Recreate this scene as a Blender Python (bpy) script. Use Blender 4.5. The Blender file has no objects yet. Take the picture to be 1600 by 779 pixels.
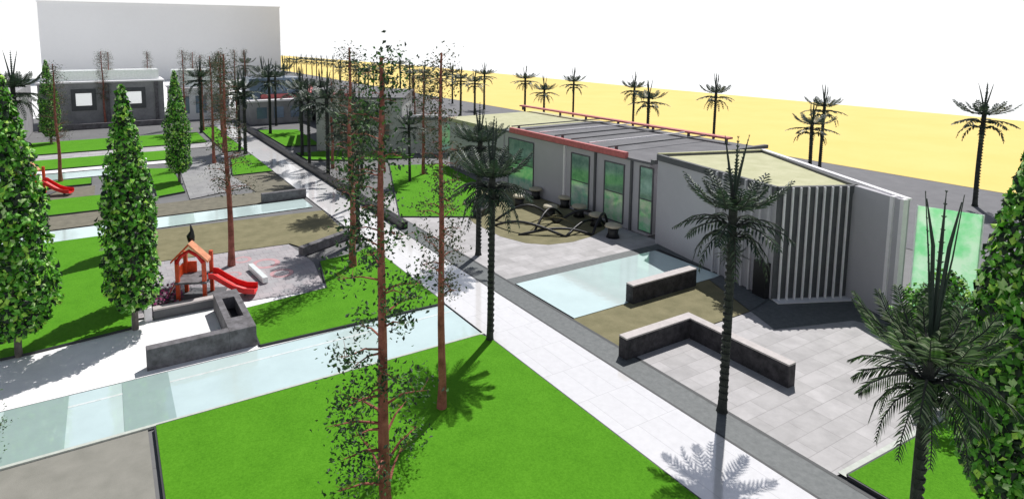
import bpy, math, random
from mathutils import Vector, Matrix, noise
R=math.radians
random.seed(7)
D=bpy.data
S=bpy.context.scene
COL=S.collection

# ---------------------------------------------------------------- camera numbers (surveyed from the photograph)
CAMH=12.0; FOC=951.0; PITCH=math.atan(109/951.); YAW=math.atan(540/math.hypot(951,109))
def g(u,v,z=0.0):
    """survey helper: where a sight line of the photograph meets height z (used to measure plan positions)"""
    x=u-700.; y=v-171.
    fw=FOC*math.cos(PITCH)-y*math.sin(PITCH); up=-FOC*math.sin(PITCH)-y*math.cos(PITCH)
    k=(z-CAMH)/up; X=x*k; Y=fw*k; c,s=math.cos(YAW),math.sin(YAW)
    return (X*c+Y*s,-X*s+Y*c)

# ---------------------------------------------------------------- materials
def newmat(name):
    m=D.materials.new(name); m.use_nodes=True; nt=m.node_tree
    return m,nt,nt.nodes['Principled BSDF']
def N(nt,t,**k):
    n=nt.nodes.new(t)
    for a,b in k.items(): setattr(n,a,b)
    return n
KALB=.78
def rgb(c):
    k=KALB if max(c)<.75 else 1.0
    return (c[0]*k,c[1]*k,c[2]*k,1)
def ramp(nt,fac,stops,interp='LINEAR'):
    r=N(nt,'ShaderNodeValToRGB'); r.color_ramp.interpolation=interp
    e=r.color_ramp.elements
    while len(e)<len(stops): e.new(0.5)
    for i,(p,c) in enumerate(stops): e[i].position=p; e[i].color=rgb(c)
    nt.links.new(fac,r.inputs[0]); return r.outputs[0]
def coords(nt,scale=(1,1,1),rot=0):
    gm=N(nt,'ShaderNodeNewGeometry'); mp=N(nt,'ShaderNodeMapping')
    mp.inputs['Scale'].default_value=scale; mp.inputs['Rotation'].default_value=(0,0,rot)
    nt.links.new(gm.outputs['Position'],mp.inputs[0]); return mp.outputs[0]
def noise_tex(nt,vec,scale,detail=4,rough=.6):
    n=N(nt,'ShaderNodeTexNoise'); n.inputs['Scale'].default_value=scale; n.inputs['Detail'].default_value=detail
    n.inputs['Roughness'].default_value=rough; nt.links.new(vec,n.inputs['Vector']); return n.outputs[0]
def bump(nt,b,h,strength,dist=.02):
    n=N(nt,'ShaderNodeBump'); n.inputs['Strength'].default_value=strength; n.inputs['Distance'].default_value=dist
    nt.links.new(h,n.inputs['Height']); nt.links.new(n.outputs[0],b.inputs['Normal'])
def speck(name,c1,c2,scale=3,rough=.85,fine=40,bs=.3,metal=0,spec=.5,mid=.5,spread=.2):
    m,nt,b=newmat(name); v=coords(nt)
    a=noise_tex(nt,v,scale); f=noise_tex(nt,v,fine,2)
    mx=N(nt,'ShaderNodeMath',operation='MULTIPLY_ADD'); nt.links.new(f,mx.inputs[0]); mx.inputs[1].default_value=.35
    nt.links.new(a,mx.inputs[2])
    sb=N(nt,'ShaderNodeMath',operation='SUBTRACT'); nt.links.new(mx.outputs[0],sb.inputs[0]); sb.inputs[1].default_value=.175
    nt.links.new(ramp(nt,sb.outputs[0],[(mid-spread,c1),(mid+spread,c2)]),b.inputs['Base Color'])
    b.inputs['Roughness'].default_value=rough; b.inputs['Metallic'].default_value=metal
    b.inputs['Specular IOR Level'].default_value=spec
    if bs: bump(nt,b,f,bs)
    return m
def slabs(name,c1,c2,cm,w=1.2,h=.6,blotch=(.5,.9),rough=.7,rot=0,mortar=.012):
    m,nt,b=newmat(name); v=coords(nt,rot=rot)
    br=N(nt,'ShaderNodeTexBrick'); br.inputs['Scale'].default_value=1; br.inputs['Brick Width'].default_value=w
    br.inputs['Row Height'].default_value=h; br.inputs['Mortar Size'].default_value=mortar; br.inputs['Color1'].default_value=rgb(c1)
    br.inputs['Color2'].default_value=rgb(c2); br.inputs['Mortar'].default_value=rgb(cm)
    nt.links.new(v,br.inputs['Vector'])
    a=noise_tex(nt,v,1.1,5,.65)
    r=ramp(nt,a,[(.3,(max(.751,blotch[0]),)*3),(.62,(blotch[1],)*3)])
    mx=N(nt,'ShaderNodeMix',data_type='RGBA',blend_type='MULTIPLY'); mx.inputs[0].default_value=1
    nt.links.new(br.outputs['Color'],mx.inputs[6]); nt.links.new(r,mx.inputs[7])
    nt.links.new(mx.outputs[2],b.inputs['Base Color']); b.inputs['Roughness'].default_value=rough
    bump(nt,b,noise_tex(nt,v,30,2),.2); return m
def leafmat(name,cols,rough=.5,trans=.25):
    m,nt,b=newmat(name); gm=N(nt,'ShaderNodeNewGeometry')
    n=len(cols); stops=[(i/n,c) for i,c in enumerate(cols)]
    col=ramp(nt,gm.outputs['Random Per Island'],stops,'CONSTANT')
    nt.links.new(col,b.inputs['Base Color']); b.inputs['Roughness'].default_value=rough
    if trans:
        t=N(nt,'ShaderNodeBsdfTranslucent'); nt.links.new(col,t.inputs[0])
        mx=N(nt,'ShaderNodeMixShader'); mx.inputs[0].default_value=trans
        nt.links.new(b.outputs[0],mx.inputs[1]); nt.links.new(t.outputs[0],mx.inputs[2])
        nt.links.new(mx.outputs[0],nt.nodes['Material Output'].inputs[0])
    return m
def plain(name,c,rough=.5,metal=0,spec=.5,var=.12):
    return speck(name,tuple(x*(1-var) for x in c),tuple(min(1,x*(1+var)) for x in c),4,rough,30,.08,metal,spec)

M={}
def grass(name,c1,c2,c3):
    m,nt,b=newmat(name); v=coords(nt)
    a=noise_tex(nt,v,.8,5,.7); f=noise_tex(nt,v,16,3,.7); h=noise_tex(nt,v,70,2,.7)
    mx=N(nt,'ShaderNodeMath',operation='MULTIPLY_ADD'); nt.links.new(f,mx.inputs[0]); mx.inputs[1].default_value=.6
    s=N(nt,'ShaderNodeMath',operation='MULTIPLY_ADD'); nt.links.new(a,s.inputs[0]); s.inputs[1].default_value=.42
    hh=N(nt,'ShaderNodeMath',operation='MULTIPLY'); nt.links.new(h,hh.inputs[0]); hh.inputs[1].default_value=.3; nt.links.new(hh.outputs[0],s.inputs[2])
    s2=N(nt,'ShaderNodeMath',operation='MULTIPLY'); nt.links.new(s.outputs[0],s2.inputs[0]); s2.inputs[1].default_value=.72; s=s2
    nt.links.new(s.outputs[0],mx.inputs[2])
    nt.links.new(ramp(nt,mx.outputs[0],[(.38,c1),(.55,c2),(.7,c3)]),b.inputs['Base Color'])
    b.inputs['Roughness'].default_value=.9; b.inputs['Specular IOR Level'].default_value=.15
    bump(nt,b,h,.6,.05); return m
M['grass']=grass('grass',(.075,.27,.008),(.115,.37,.014),(.15,.44,.022))
M['white_pave']=None
def mirror_white(name,c,metal,rough,tint_noise=.04,ws=4):
    m,nt,b=newmat(name); v=coords(nt); a=noise_tex(nt,v,ws,5,.65)
    nt.links.new(ramp(nt,a,[(.3,tuple(x*(1-tint_noise*2) for x in c)),(.65,c)]),b.inputs['Base Color'])
    b.inputs['Metallic'].default_value=metal; b.inputs['Roughness'].default_value=rough
    return m,nt,b
m,nt,b=mirror_white('polished_white_stone',(.93,.915,.92),.30,.08)
def joints(nt,b,w,h,dark):
    lk=b.inputs['Base Color'].links[0].from_socket; br=N(nt,'ShaderNodeTexBrick'); br.inputs['Scale'].default_value=1
    br.inputs['Brick Width'].default_value=w; br.inputs['Row Height'].default_value=h; br.inputs['Mortar Size'].default_value=.012; br.offset=.5
    br.inputs['Color1'].default_value=(1,1,1,1); br.inputs['Color2'].default_value=(.975,.975,.975,1); br.inputs['Mortar'].default_value=(dark,dark,dark,1)
    nt.links.new(coords(nt),br.inputs['Vector']); mx=N(nt,'ShaderNodeMix',data_type='RGBA',blend_type='MULTIPLY'); mx.inputs[0].default_value=1
    nt.links.new(lk,mx.inputs[6]); nt.links.new(br.outputs['Color'],mx.inputs[7]); nt.links.new(mx.outputs[2],b.inputs['Base Color'])
joints(nt,b,.9,1.8,.80); M['white_pave']=m
M['plaza']=speck('white_concrete',(.82,.81,.82),(.93,.92,.92),2,.6,20,.05)
m,nt,b=mirror_white('shallow_water',(.76,.93,.92),.35,.04,.05,.5)
bump(nt,b,noise_tex(nt,coords(nt),3.5,3),.10,.04); M['water']=m
M['reflection_patch'],_,_=mirror_white('water_reflection_tint',(.56,.74,.71),.3,.06,.04,1.5)
M['strip']=speck('dark_paving',(.10,.115,.12),(.17,.185,.19),5,.6,30,.2)
M['edge']=plain('dark_edging',(.04,.045,.05),.6)
M['kerb']=plain('pale_kerb',(.62,.66,.6),.7)
M['slab']=slabs('stone_slabs',(.62,.60,.61),(.50,.485,.49),(.40,.385,.39),1.3,.65,(.76,1.0))
M['pave2']=slabs('grey_slabs',(.42,.42,.42),(.36,.36,.37),(.25,.25,.25),1.0,1.0,(.75,1.0))
M['ground']=slabs('grey_ground',(.22,.22,.225),(.19,.19,.195),(.14,.14,.14),2.,2.,(.85,1.0))
M['far_ground']=plain('pale_far_ground',(.8,.81,.8),.8,var=.05)
M['taupe']=speck('taupe_path',(.27,.265,.23),(.34,.33,.29),1.5,.9)
M['bed']=speck('olive_soil',(.20,.185,.095),(.30,.27,.15),1.2,.95,25,.5)
M['soil']=speck('brown_gravel',(.17,.16,.12),(.27,.25,.19),2,.95,20,.5)
M['sand']=speck('beach_sand',(.751,.56,.165),(.765,.60,.20),.12,.95,3,.1)
M['sea']=plain('pale_sea',(.92,.93,.93),.25,.5,var=.02)
M['road']=speck('promenade_asphalt',(.17,.17,.185),(.22,.22,.235),.8,.85)
M['play']=slabs('play_tiles',(.55,.50,.52),(.46,.45,.47),(.34,.3,.33),.5,.5,(.75,1.0))
M['bench_side']=speck('black_gabion_stone',(.008,.008,.012),(.07,.065,.075),3.2,.8,9,.8)
M['bench_top']=plain('pale_bench_top',(.60,.55,.54),.6)
M['greystone']=speck('grey_stone',(.10,.095,.10),(.24,.23,.25),2.6,.85,9,.5)
M['black']=plain('black_paint',(.012,.012,.015),.45)
M['wallgrey']=speck('grey_render',(.55,.54,.58),(.60,.59,.63),.7,.8,12,.1)
M['walldark']=speck('dark_cladding',(.10,.105,.115),(.14,.145,.155),1.5,.7,12,.1)
M['fin']=plain('pale_fin',(.82,.80,.82),.5,var=.05)
M['wallpale']=speck('pale_concrete',(.50,.52,.50),(.6,.61,.59),.5,.85,8,.2)
M['roof_olive']=speck('olive_roof_gravel',(.55,.55,.33),(.68,.67,.44),1.2,.95,14,.4)
M['roof_grey']=speck('grey_roof',(.13,.13,.145),(.2,.2,.215),.8,.8,14,.3)
M['red_beam']=plain('coral_red_steel',(.62,.16,.16),.55,var=.18)
M['slab_white']=speck('pale_grey_render',(.76,.76,.77),(.80,.80,.81),.05,.9,1,0)
M['stonewall']=speck('dark_stone_wall',(.30,.30,.315),(.46,.45,.47),.6,.85,4,.4)
M['orange']=plain('orange_play_panel',(.74,.085,.02),.4)
M['red']=plain('red_plastic',(.74,.012,.012),.5)
M['coral']=plain('coral_roof_board',(.74,.30,.16),.5)
M['cream']=plain('cream_top',(.62,.56,.42),.6)
M['magenta']=leafmat('magenta_blossom',[(.35,.02,.14),(.5,.05,.25),(.08,.05,.06),(.5,.35,.42)],.7,0)
M['pinkmark']=plain('faded_red_marking',(.62,.36,.38),.7)
M['bark']=speck('dark_palm_bark',(.012,.016,.014),(.06,.065,.06),4,.9,30,.8)
M['redbark']=speck('red_brown_bark',(.20,.055,.04),(.55,.19,.14),2.5,.85,22,.8)
M['greybark']=speck('grey_brown_bark',(.10,.09,.08),(.24,.21,.19),3,.9,22,.8)
M['palmleaf']=leafmat('dark_palm_leaf',[(.016,.04,.025),(.03,.065,.038),(.05,.09,.05),(.022,.045,.036),(.08,.12,.065),(.035,.07,.03)],.5,.1)
M['cypress']=leafmat('ivy_green_leaf',[(.07,.32,.012),(.14,.50,.03),(.015,.07,.01),(.26,.66,.09),(.008,.03,.008),(.10,.40,.015),(.02,.09,.012),(.62,.86,.36),(.07,.28,.015),(.46,.76,.10),(.005,.02,.008),(.30,.70,.08),(.008,.035,.012),(.18,.6,.05)],.5,.25)
M['birchleaf']=leafmat('small_dark_leaf',[(.03,.10,.02),(.05,.16,.03),(.05,.085,.045),(.015,.04,.015),(.10,.24,.035)],.6,.15)
M['oliveleaf']=leafmat('brown_olive_leaf',[(.06,.08,.03),(.11,.12,.06),(.035,.055,.02),(.17,.17,.10),(.05,.10,.03)],.6,.15)

M['palmleaf_light']=leafmat('grey_green_palm_leaf',[(.05,.10,.045),(.10,.17,.07),(.04,.08,.04),(.20,.28,.14),(.09,.20,.04),(.36,.42,.28),(.03,.05,.03)],.5,.35)
def glass(name,c,c2,trans=.5):
    m,nt,b=newmat(name); v=coords(nt); a=noise_tex(nt,v,1.3,4,.7)
    col=ramp(nt,a,[(.38,c),(.6,c2)]); nt.links.new(col,b.inputs['Base Color'])
    b.inputs['Metallic'].default_value=.45; b.inputs['Roughness'].default_value=.12
    t=N(nt,'ShaderNodeBsdfTranslucent'); nt.links.new(col,t.inputs[0])
    tr=N(nt,'ShaderNodeBsdfTransparent'); nt.links.new(col,tr.inputs[0])
    m0=N(nt,'ShaderNodeMixShader'); m0.inputs[0].default_value=.12
    nt.links.new(t.outputs[0],m0.inputs[1]); nt.links.new(tr.outputs[0],m0.inputs[2])
    mx=N(nt,'ShaderNodeMixShader'); mx.inputs[0].default_value=trans
    nt.links.new(b.outputs[0],mx.inputs[1]); nt.links.new(m0.outputs[0],mx.inputs[2])
    nt.links.new(mx.outputs[0],nt.nodes['Material Output'].inputs[0]); return m
M['greenglass']=glass('green_glass',(.50,.92,.60),(.85,1.,.87),.72)
M['window_green']=glass('green_window',(.38,.95,.5),(.80,1.,.82),.03)
M['window_teal']=glass('teal_window',(.36,.76,.60),(.76,.95,.85),.03)
def glow(name,c,e):
    m=plain(name,c,.5,var=.02); b=m.node_tree.nodes['Principled BSDF']
    b.inputs['Emission Color'].default_value=(1,1,1,1); b.inputs['Emission Strength'].default_value=e; return m
M['glow_pane']=glow('glow_pane',(.9,.93,.92),.5)  # added glow, whitens panes on the shaded front; no lamp behind them
M['window_dim']=glass('dim_teal_window',(.24,.46,.37),(.42,.68,.56),.02)
M['window_white']=plain('white_window',(.97,.98,.98),.5,.0,var=.02)
M['bluewin']=plain('blue_grey_glass',(.22,.30,.42),.2,.4)
M['paleglass']=plain('pale_glass',(.86,.93,.90),.2,.3)

# ---------------------------------------------------------------- mesh helpers
class MB:
    def __init__(s): s.v=[]; s.f=[]
    def add(s,vs,fs):
        o=len(s.v); s.v+= [tuple(p) for p in vs]; s.f+=[tuple(i+o for i in f) for f in fs]; return s
    def box(s,x0,y0,z0,x1,y1,z1):
        vs=[(x0,y0,z0),(x1,y0,z0),(x1,y1,z0),(x0,y1,z0),(x0,y0,z1),(x1,y0,z1),(x1,y1,z1),(x0,y1,z1)]
        return s.add(vs,[(3,2,1,0),(4,5,6,7),(0,1,5,4),(1,2,6,5),(2,3,7,6),(3,0,4,7)])
    def prism(s,poly,z0,z1):
        a=sum(poly[i][0]*poly[(i+1)%len(poly)][1]-poly[(i+1)%len(poly)][0]*poly[i][1] for i in range(len(poly)))
        if a<0: poly=poly[::-1]
        n=len(poly); vs=[(x,y,z0) for x,y in poly]+[(x,y,z1) for x,y in poly]
        fs=[tuple(range(n-1,-1,-1)),tuple(range(n,2*n))]+[(i,(i+1)%n,n+(i+1)%n,n+i) for i in range(n)]
        return s.add(vs,fs)
    def wall(s,a,b,t,z0,z1,off=0):
        """wall from a to b, thickness t, offset to the left by off"""
        d=Vector((b[0]-a[0],b[1]-a[1])).normalized(); n=Vector((-d.y,d.x))
        p=[Vector(a)+n*(off-t/2),Vector(b)+n*(off-t/2),Vector(b)+n*(off+t/2),Vector(a)+n*(off+t/2)]
        return s.prism([(q.x,q.y) for q in p],z0,z1)
    def tube(s,pts,rad,seg=8,cap=True):
        pts=[Vector(p) for p in pts]
        if not hasattr(rad,'__len__'): rad=[rad]*len(pts)
        o=[]; 
        for i,p in enumerate(pts):
            d=(pts[min(i+1,len(pts)-1)]-pts[max(i-1,0)]).normalized()
            up=Vector((0,0,1)) if abs(d.z)<.9 else Vector((1,0,0))
            a=d.cross(up).normalized(); b=d.cross(a).normalized()
            o+=[p+(a*math.cos(2*math.pi*k/seg)+b*math.sin(2*math.pi*k/seg))*rad[i] for k in range(seg)]
        fs=[]
        for i in range(len(pts)-1):
            for k in range(seg):
                fs.append((i*seg+k,i*seg+(k+1)%seg,(i+1)*seg+(k+1)%seg,(i+1)*seg+k))
        if cap:
            fs.append(tuple(range(seg-1,-1,-1))); e=(len(pts)-1)*seg; fs.append(tuple(range(e,e+seg)))
        return s.add(o,fs)
    def xform(s,mat):
        s.v=[tuple(mat@Vector(p)) for p in s.v]; return s
    def build(s,name,mat,parent=None,smooth=False,bevel=0):
        me=D.meshes.new(name); me.from_pydata(s.v,[],s.f); me.validate(); me.update()
        me.materials.append(mat)
        if smooth: me.polygons.foreach_set('use_smooth',[True]*len(me.polygons))
        o=D.objects.new(name,me); COL.objects.link(o)
        if parent: o.parent=parent
        if bevel:
            b=o.modifiers.new('bevel','BEVEL'); b.width=bevel; b.segments=2; b.limit_method='ANGLE'
        return o
def tag(o,label,cat,group=None,kind=None):
    o['label']=label; o['category']=cat
    if group: o['group']=group
    if kind: o['kind']=kind
    return o
def empty(name,loc=(0,0,0),rz=0):
    o=D.objects.new(name,None); o.location=loc; o.rotation_euler=(0,0,rz); o.empty_display_size=.3; COL.objects.link(o); return o
def struct(name,mb,mat,**k):
    o=mb.build(name,mat,**k); o['kind']='structure'; return o
def kids(o): return [c for c in COL.objects if c.parent==o]
def dup(root,loc,rz=0,sc=(1,1,1)):
    r=root.copy(); COL.objects.link(r); r.location=loc; r.rotation_euler=(0,0,rz); r.scale=sc
    for c in kids(root):
        d=c.copy(); COL.objects.link(d); d.parent=r
    return r

# ---------------------------------------------------------------- ground sheets
def sheet(name,poly,z,mat,z0=-.03): return struct(name,MB().prism(poly,z0 if z0<z else z-.05,z),M[mat])
def rect(x0,y0,x1,y1): return [(x0,y0),(x1,y0),(x1,y1),(x0,y1)]
def flat(name,poly,z,mat):
    a=sum(poly[i][0]*poly[(i+1)%len(poly)][1]-poly[(i+1)%len(poly)][0]*poly[i][1] for i in range(len(poly)))
    if a<0: poly=poly[::-1]
    return struct(name,MB().add([(x,y,z) for x,y in poly],[tuple(range(len(poly)))]),M[mat])
flat('ground',rect(-3000,-600,3000,4500),-.10,'far_ground')
flat('grey_ground',rect(-60,-60,45,112),-.05,'ground')
flat('seaside_road',rect(40,-80,61.2,460),-.02,'road')
flat('beach',[(61.2,-80),(118,-80),(119,120),(126,250),(118,460),(61.2,460)],0.0,'sand')
flat('sea',rect(100,-900,3900,4200),-.06,'sea')

flat('white_plaza',rect(-40,23.3,13.0,28.3),.000,'plaza')
flat('walkway',rect(13.0,-6,15.75,92),.012,'white_pave')
flat('paved_strip',rect(15.75,-6,17.0,34),.016,'strip')
flat('paved_strip',rect(15.75,34,17.0,92),.016,'strip')
flat('strip_edge',rect(16.92,-6,17.05,34),.022,'edge')
flat('strip_edge',rect(15.72,-6,15.80,34),.022,'edge')
for x0_,x1_ in ((g(0,670)[0],g(105,650)[0]),(g(192,625)[0],g(268,610)[0])):
    flat('channel_reflection',rect(x0_,20.06,x1_,23.24),.016,'reflection_patch')  # darker panels painted on the water in place of reflections
flat('taupe_path',rect(-30,-6,0.55,19.95),.004,'taupe')
flat('water_channel',rect(-40,20.05,12.9,23.25),.004,'water')
# channel step and kerb lines
struct('channel_kerb',MB().box(-40,19.93,-.03,12.95,20.05,.06),M['kerb'])
struct('channel_step',MB().box(-40,22.42,-.03,12.9,22.52,.012),M['paleglass'])
# lawns (slightly raised, dark edging around)
def lawn(poly,z=.10,name='lawn',kerb=True):
    sheet(name,poly,z,'grass')
    if kerb:
        mb=MB()
        for i in range(len(poly)): 
            a,b=poly[i],poly[(i+1)%len(poly)]
            cw=sum(poly[i][0]*poly[(i+1)%len(poly)][1]-poly[(i+1)%len(poly)][0]*poly[i][1] for i in range(len(poly)))>0
            mb.wall(a,b,.05,-.02,z-.012,off=-.03 if cw else .03)
        struct('lawn_edging',mb,M['edge'])
lawn([(0.72,-6),(12.92,-6),(12.92,19.4),(12.75,19.86),(0.78,19.86)])
lawn([(4.75,23.45),(12.92,23.3),(12.9,32.2),(12.0,31.5),(9.6,31.1),(8.8,27.5),(4.9,27.1)])
lawn([(-30,27.2),(-3.0,27.2),(0.5,27.6),(0.35,41.9),(-30,41.9)])
lawn([(17.25,8.1),(23,7.9),(45,7.0),(45,-10),(17.25,-10)])
flat('lawn_kerb',[(17.2,8.12),(23,7.92),(23,8.15),(17.2,8.35)],.03,'kerb')
lawn([(16.95,36.7),(21.3,34.2),(27,43),(28.0,50.5),(23.2,52.4)])
lawn([(17.2,59.2),(21.5,56.5),(27.0,55.0),(27.2,56.6),(21.9,62.6),(17.2,63.2)])
lawn([(17.3,68),(21,67),(22,80),(17.3,82)])
lawn([(9.4,55.5),(12.9,55.6),(12.9,64.8),(10.6,63.2)])
lawn([(3.0,50.6),(5.0,51.3),(5.0,61.2),(3.1,62.2)])
lawn([(-20,48.8),(2.7,48.6),(2.6,53.2),(-20,53.6)])
lawn([(-20,57.6),(-1.5,58),(-1.5,60.5),(-20,60.6)])
lawn([(-20,66.4),(6.8,66.2),(6.8,71.6),(-20,71.8)])
lawn([(-20,75.5),(10.0,75.5),(10.0,84),(-20,84.5)])
lawn([(10.8,68),(12.9,68),(12.9,88),(10.8,88)])
# beds, second channel, paths of the middle distance
flat('planting_bed',[(0.6,35.7),(9,35.0),(9.6,33.6),(12.6,35.2),(12.9,40.9),(0.6,41.9)],.02,'bed')
flat('water_channel',rect(-30,42.2,12.6,44.7),.006,'water')
flat('gravel_path',rect(-30,45.0,12.9,48.5),.012,'soil')
flat('paved_court',[(5.1,48.8),(9.9,50.6),(9.3,55.4),(10.2,67.2),(5.8,65.8)],.016,'pave2')
flat('gravel_path',[(9.95,48.6),(12.9,48.6),(12.9,55.4),(9.35,55.3)],.014,'soil')
flat('play_ground_surface',rect(-12,53.7,-1.2,57.4),.014,'soil')
flat('water_channel',rect(-20,61.4,2.9,64.2),.008,'water')
flat('pale_path',rect(-20,72.2,10.5,75.2),.008,'slab')
flat('white_path',rect(-20,64.6,10.5,66.0),.012,'plaza')
flat('play_ground_surface',[(0.6,28.5),(8.7,27.6),(9.3,31.3),(8.9,34.9),(0.6,35.6)],.024,'play')
# right hand courts
flat('paved_court',rect(17.05,24.25,28.4,42),.012,'slab')
flat('court_border',rect(17.05,23.55,28.2,24.25),.014,'strip')
flat('water_channel',rect(17.15,19.25,26.9,23.55),.016,'water')
flat('planting_bed',[(17.0,15.95),(24.4,15.95),(25.9,19.2),(17,19.2)],.020,'bed')
flat('apron_shade',[(24.45,15.95),(26.45,16.3),(28.0,24.4),(27.2,23.5),(26.95,19.3),(25.95,19.2)],.024,'strip')  # dark ground by the wall, with the pavilion's shadow put into its colour
flat('apron_shade',[(24.4,15.9),(26.4,16.25),(29.95,14.65),(28.95,12.15),(30,9.6),(29.2,9.4),(27.9,12.2),(27.4,13.2),(23.7,14.35)],.026,'strip')  # pavilion's cast shadow painted as a dark sheet on the paving
flat('paved_court',[(17.05,8.3),(40,7.2),(40,11.6),(31.0,11.9),(26.0,15.9),(17.05,15.9)],.014,'slab')
pts=[(21.2,28.2),(22.2,27.3),(23.8,27.0),(25.4,27.2),(27.2,27.9),(28.35,28.9),(28.35,41.5),(24.5,41.0),(21.5,36.5),(20.6,33),(20.6,30)]
flat('sand_play_area',pts,.022,'bed')

# ---------------------------------------------------------------- walls and benches
o=MB().box(15.9,34.2,0,16.35,91,.5).build('low_wall',M['black'],bevel=.02)
tag(o,'long low black wall running along the far half of the white walkway','wall')
def bench(name,poly,h,label,cat):
    e=empty(name,(poly[0][0],poly[0][1],0)); loc=Vector((poly[0][0],poly[0][1]))
    p=[(x-loc.x,y-loc.y) for x,y in poly]
    MB().prism(p,0,h-.07).build('base',M['bench_side'],e,bevel=.02)
    cx=sum(q[0] for q in p)/len(p); cy=sum(q[1] for q in p)/len(p)
    MB().prism(p,h-.07+.002,h).build('bench_top',M['bench_top'],e,bevel=.015)
    return tag(e,label,cat)
bench('stone_bench',[(16.5,15.6),(20.0,15.6),(20.0,11.5),(20.4,11.5),(20.4,16.0),(16.5,16.0)],.87,'L-shaped black stone bench wall with pale top on the paving beside the trunk','bench')
bench('stone_bench',[(20.4,19.0),(24.7,19.0),(24.7,19.45),(20.4,19.45)],.9,'straight black stone bench wall with pale top at the edge of the small pool','bench')
e=empty('planter_wall',(.75,23.62,0)); tag(e,'grey stone U-shaped planter wall standing at the edge of the front water channel','planter')
MB().box(0,0,0,2.9,.38,.82).build('front_wall',M['greystone'],e,bevel=.02)
mb=MB().box(2.902,0,0,3.15,4.1,.82).box(3.65,0,0,3.9,4.1,.82).box(3.15,0,0,3.65,1.2,.82).box(3.15,3.3,0,3.65,4.1,.82)
mb.build('side_wall',M['greystone'],e)
MB().box(3.152,1.2,.0,3.648,3.3,.30).build('slot',M['black'],e)
e=empty('low_stone_wall',(1.0,28.0,0)); tag(e,'short dark wall with pale coping and white end post in front of the playhouse','wall')
MB().box(.25,0,0,3.2,.3,.42).build('wall',M['walldark'],e,bevel=.01); MB().box(.25,-.03,.422,3.2,.33,.50).build('coping',M['bench_top'],e,bevel=.01)
MB().box(-.1,-.05,0,.2,.32,.62).build('end_post',M['fin'],e,bevel=.02)
o=MB().wall((9.0,32.7),(12.5,34.4),.4,0,.5).build('low_stone_wall',M['greystone'],bevel=.02)
tag(o,'short grey stone wall between the play paving and the middle lawn','wall')
o=MB().box(9.6,44.9,0,12.9,45.3,.7).build('low_stone_wall',M['greystone'],bevel=.02); tag(o,'low grey wall behind the second water channel by the walkway','wall')
o=MB().box(0.4,27.5,0,.52,27.62,.5).build('marker_post',M['fin']); tag(o,'little white marker post on the corner of the left lawn','post')

# ---------------------------------------------------------------- wedge shaped pavilion
A=(27.95,24.5);B=(26.4,16.25);C=(29.95,14.65);Dp=(28.95,12.15);Ep=(34.5,22.3)
HW=5.35
e=empty('pavilion',(0,0,0)); tag(e,'wedge-shaped grey pavilion with pale vertical fins and an olive roof','building')
def sub(a,b): return Vector((b[0]-a[0],b[1]-a[1]))
MB().prism([A,B,C,Ep],0,HW-.35).build('wall',M['wallgrey'],e)
MB().prism([A,B,C,Ep],HW-.345,HW-.12).build('roof',M['roof_olive'],e)
mb=MB()
for a,b in ((A,B),(B,C),(Ep,A),(C,Ep)): mb.wall(a,b,.22,HW-.346,HW,off=0)
mb.build('parapet',M['walldark'],e)
mb=MB().wall(Ep,Dp,.26,HW+.002,HW+.07)
mb.build('coping',M['fin'],e)
MB().wall(A,Ep,.2,HW+.002,HW+.05).build('coping',M['roof_olive'],e)
MB().wall(C,Dp,.3,0,HW,off=-.1).build('fin_wall',M['wallgrey'],e)
def fins(a,b,n,w,dpt,mat,t0=.0,t1=1.,z0=.06,z1=HW-.02,side=1):
    d=sub(a,b); L=d.length; d.normalize(); nn=Vector((-d.y,d.x))*side
    for i in range(n):
        t=t0+(t1-t0)*(i+.5)/n; c=Vector(a)+d*L*t
        p=c-d*w/2; q=c+d*w/2
        off=.12*side+dpt/2*side
        MB().wall(tuple(p),tuple(q),dpt,z0,z1,off=off).build('fin',mat,e)
MB().wall(B,C,.05,.02,HW-.36,off=-.03).build('dark_cladding',M['walldark'],e)
fins(B,C,10,.075,.08,M['fin'],.02,1.,side=-1)
fins(A,B,8,.10,.10,M['wallgrey'],.55,1.,side=-1)
fins(C,Dp,7,.05,.06,M['roof_grey'],.05,.75,side=-1)
fins(C,Dp,2,.17,.22,M['fin'],.72,1.10,side=-1,z1=HW+.05)
MB().wall(B,C,.5,.0,.06,off=-.3).build('sill',M['fin'],e)
MB().wall((26.55,17.05),(26.42,16.35),.30,.0,1.7,off=-.14).build('door',M['black'],e)
# green glass screen at the right of it
p0=g(1434,321,4.85); p1=g(1537,336,4.85)
e=empty('glass_screen',(p0[0],p0[1],0)); tag(e,'tall green tinted glass screen right of the finned pavilion','glass screen')
q=[Vector((0,0)),Vector((p1[0]-p0[0],p1[1]-p0[1]))]
MB().wall(q[0],q[1],.06,.05,4.85).build('pane',M['greenglass'],e)
for p in (q[0],q[1]): MB().box(p.x-.03,p.y-.03,0,p.x+.03,p.y+.03,4.86).build('post',M['paleglass'],e)

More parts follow.
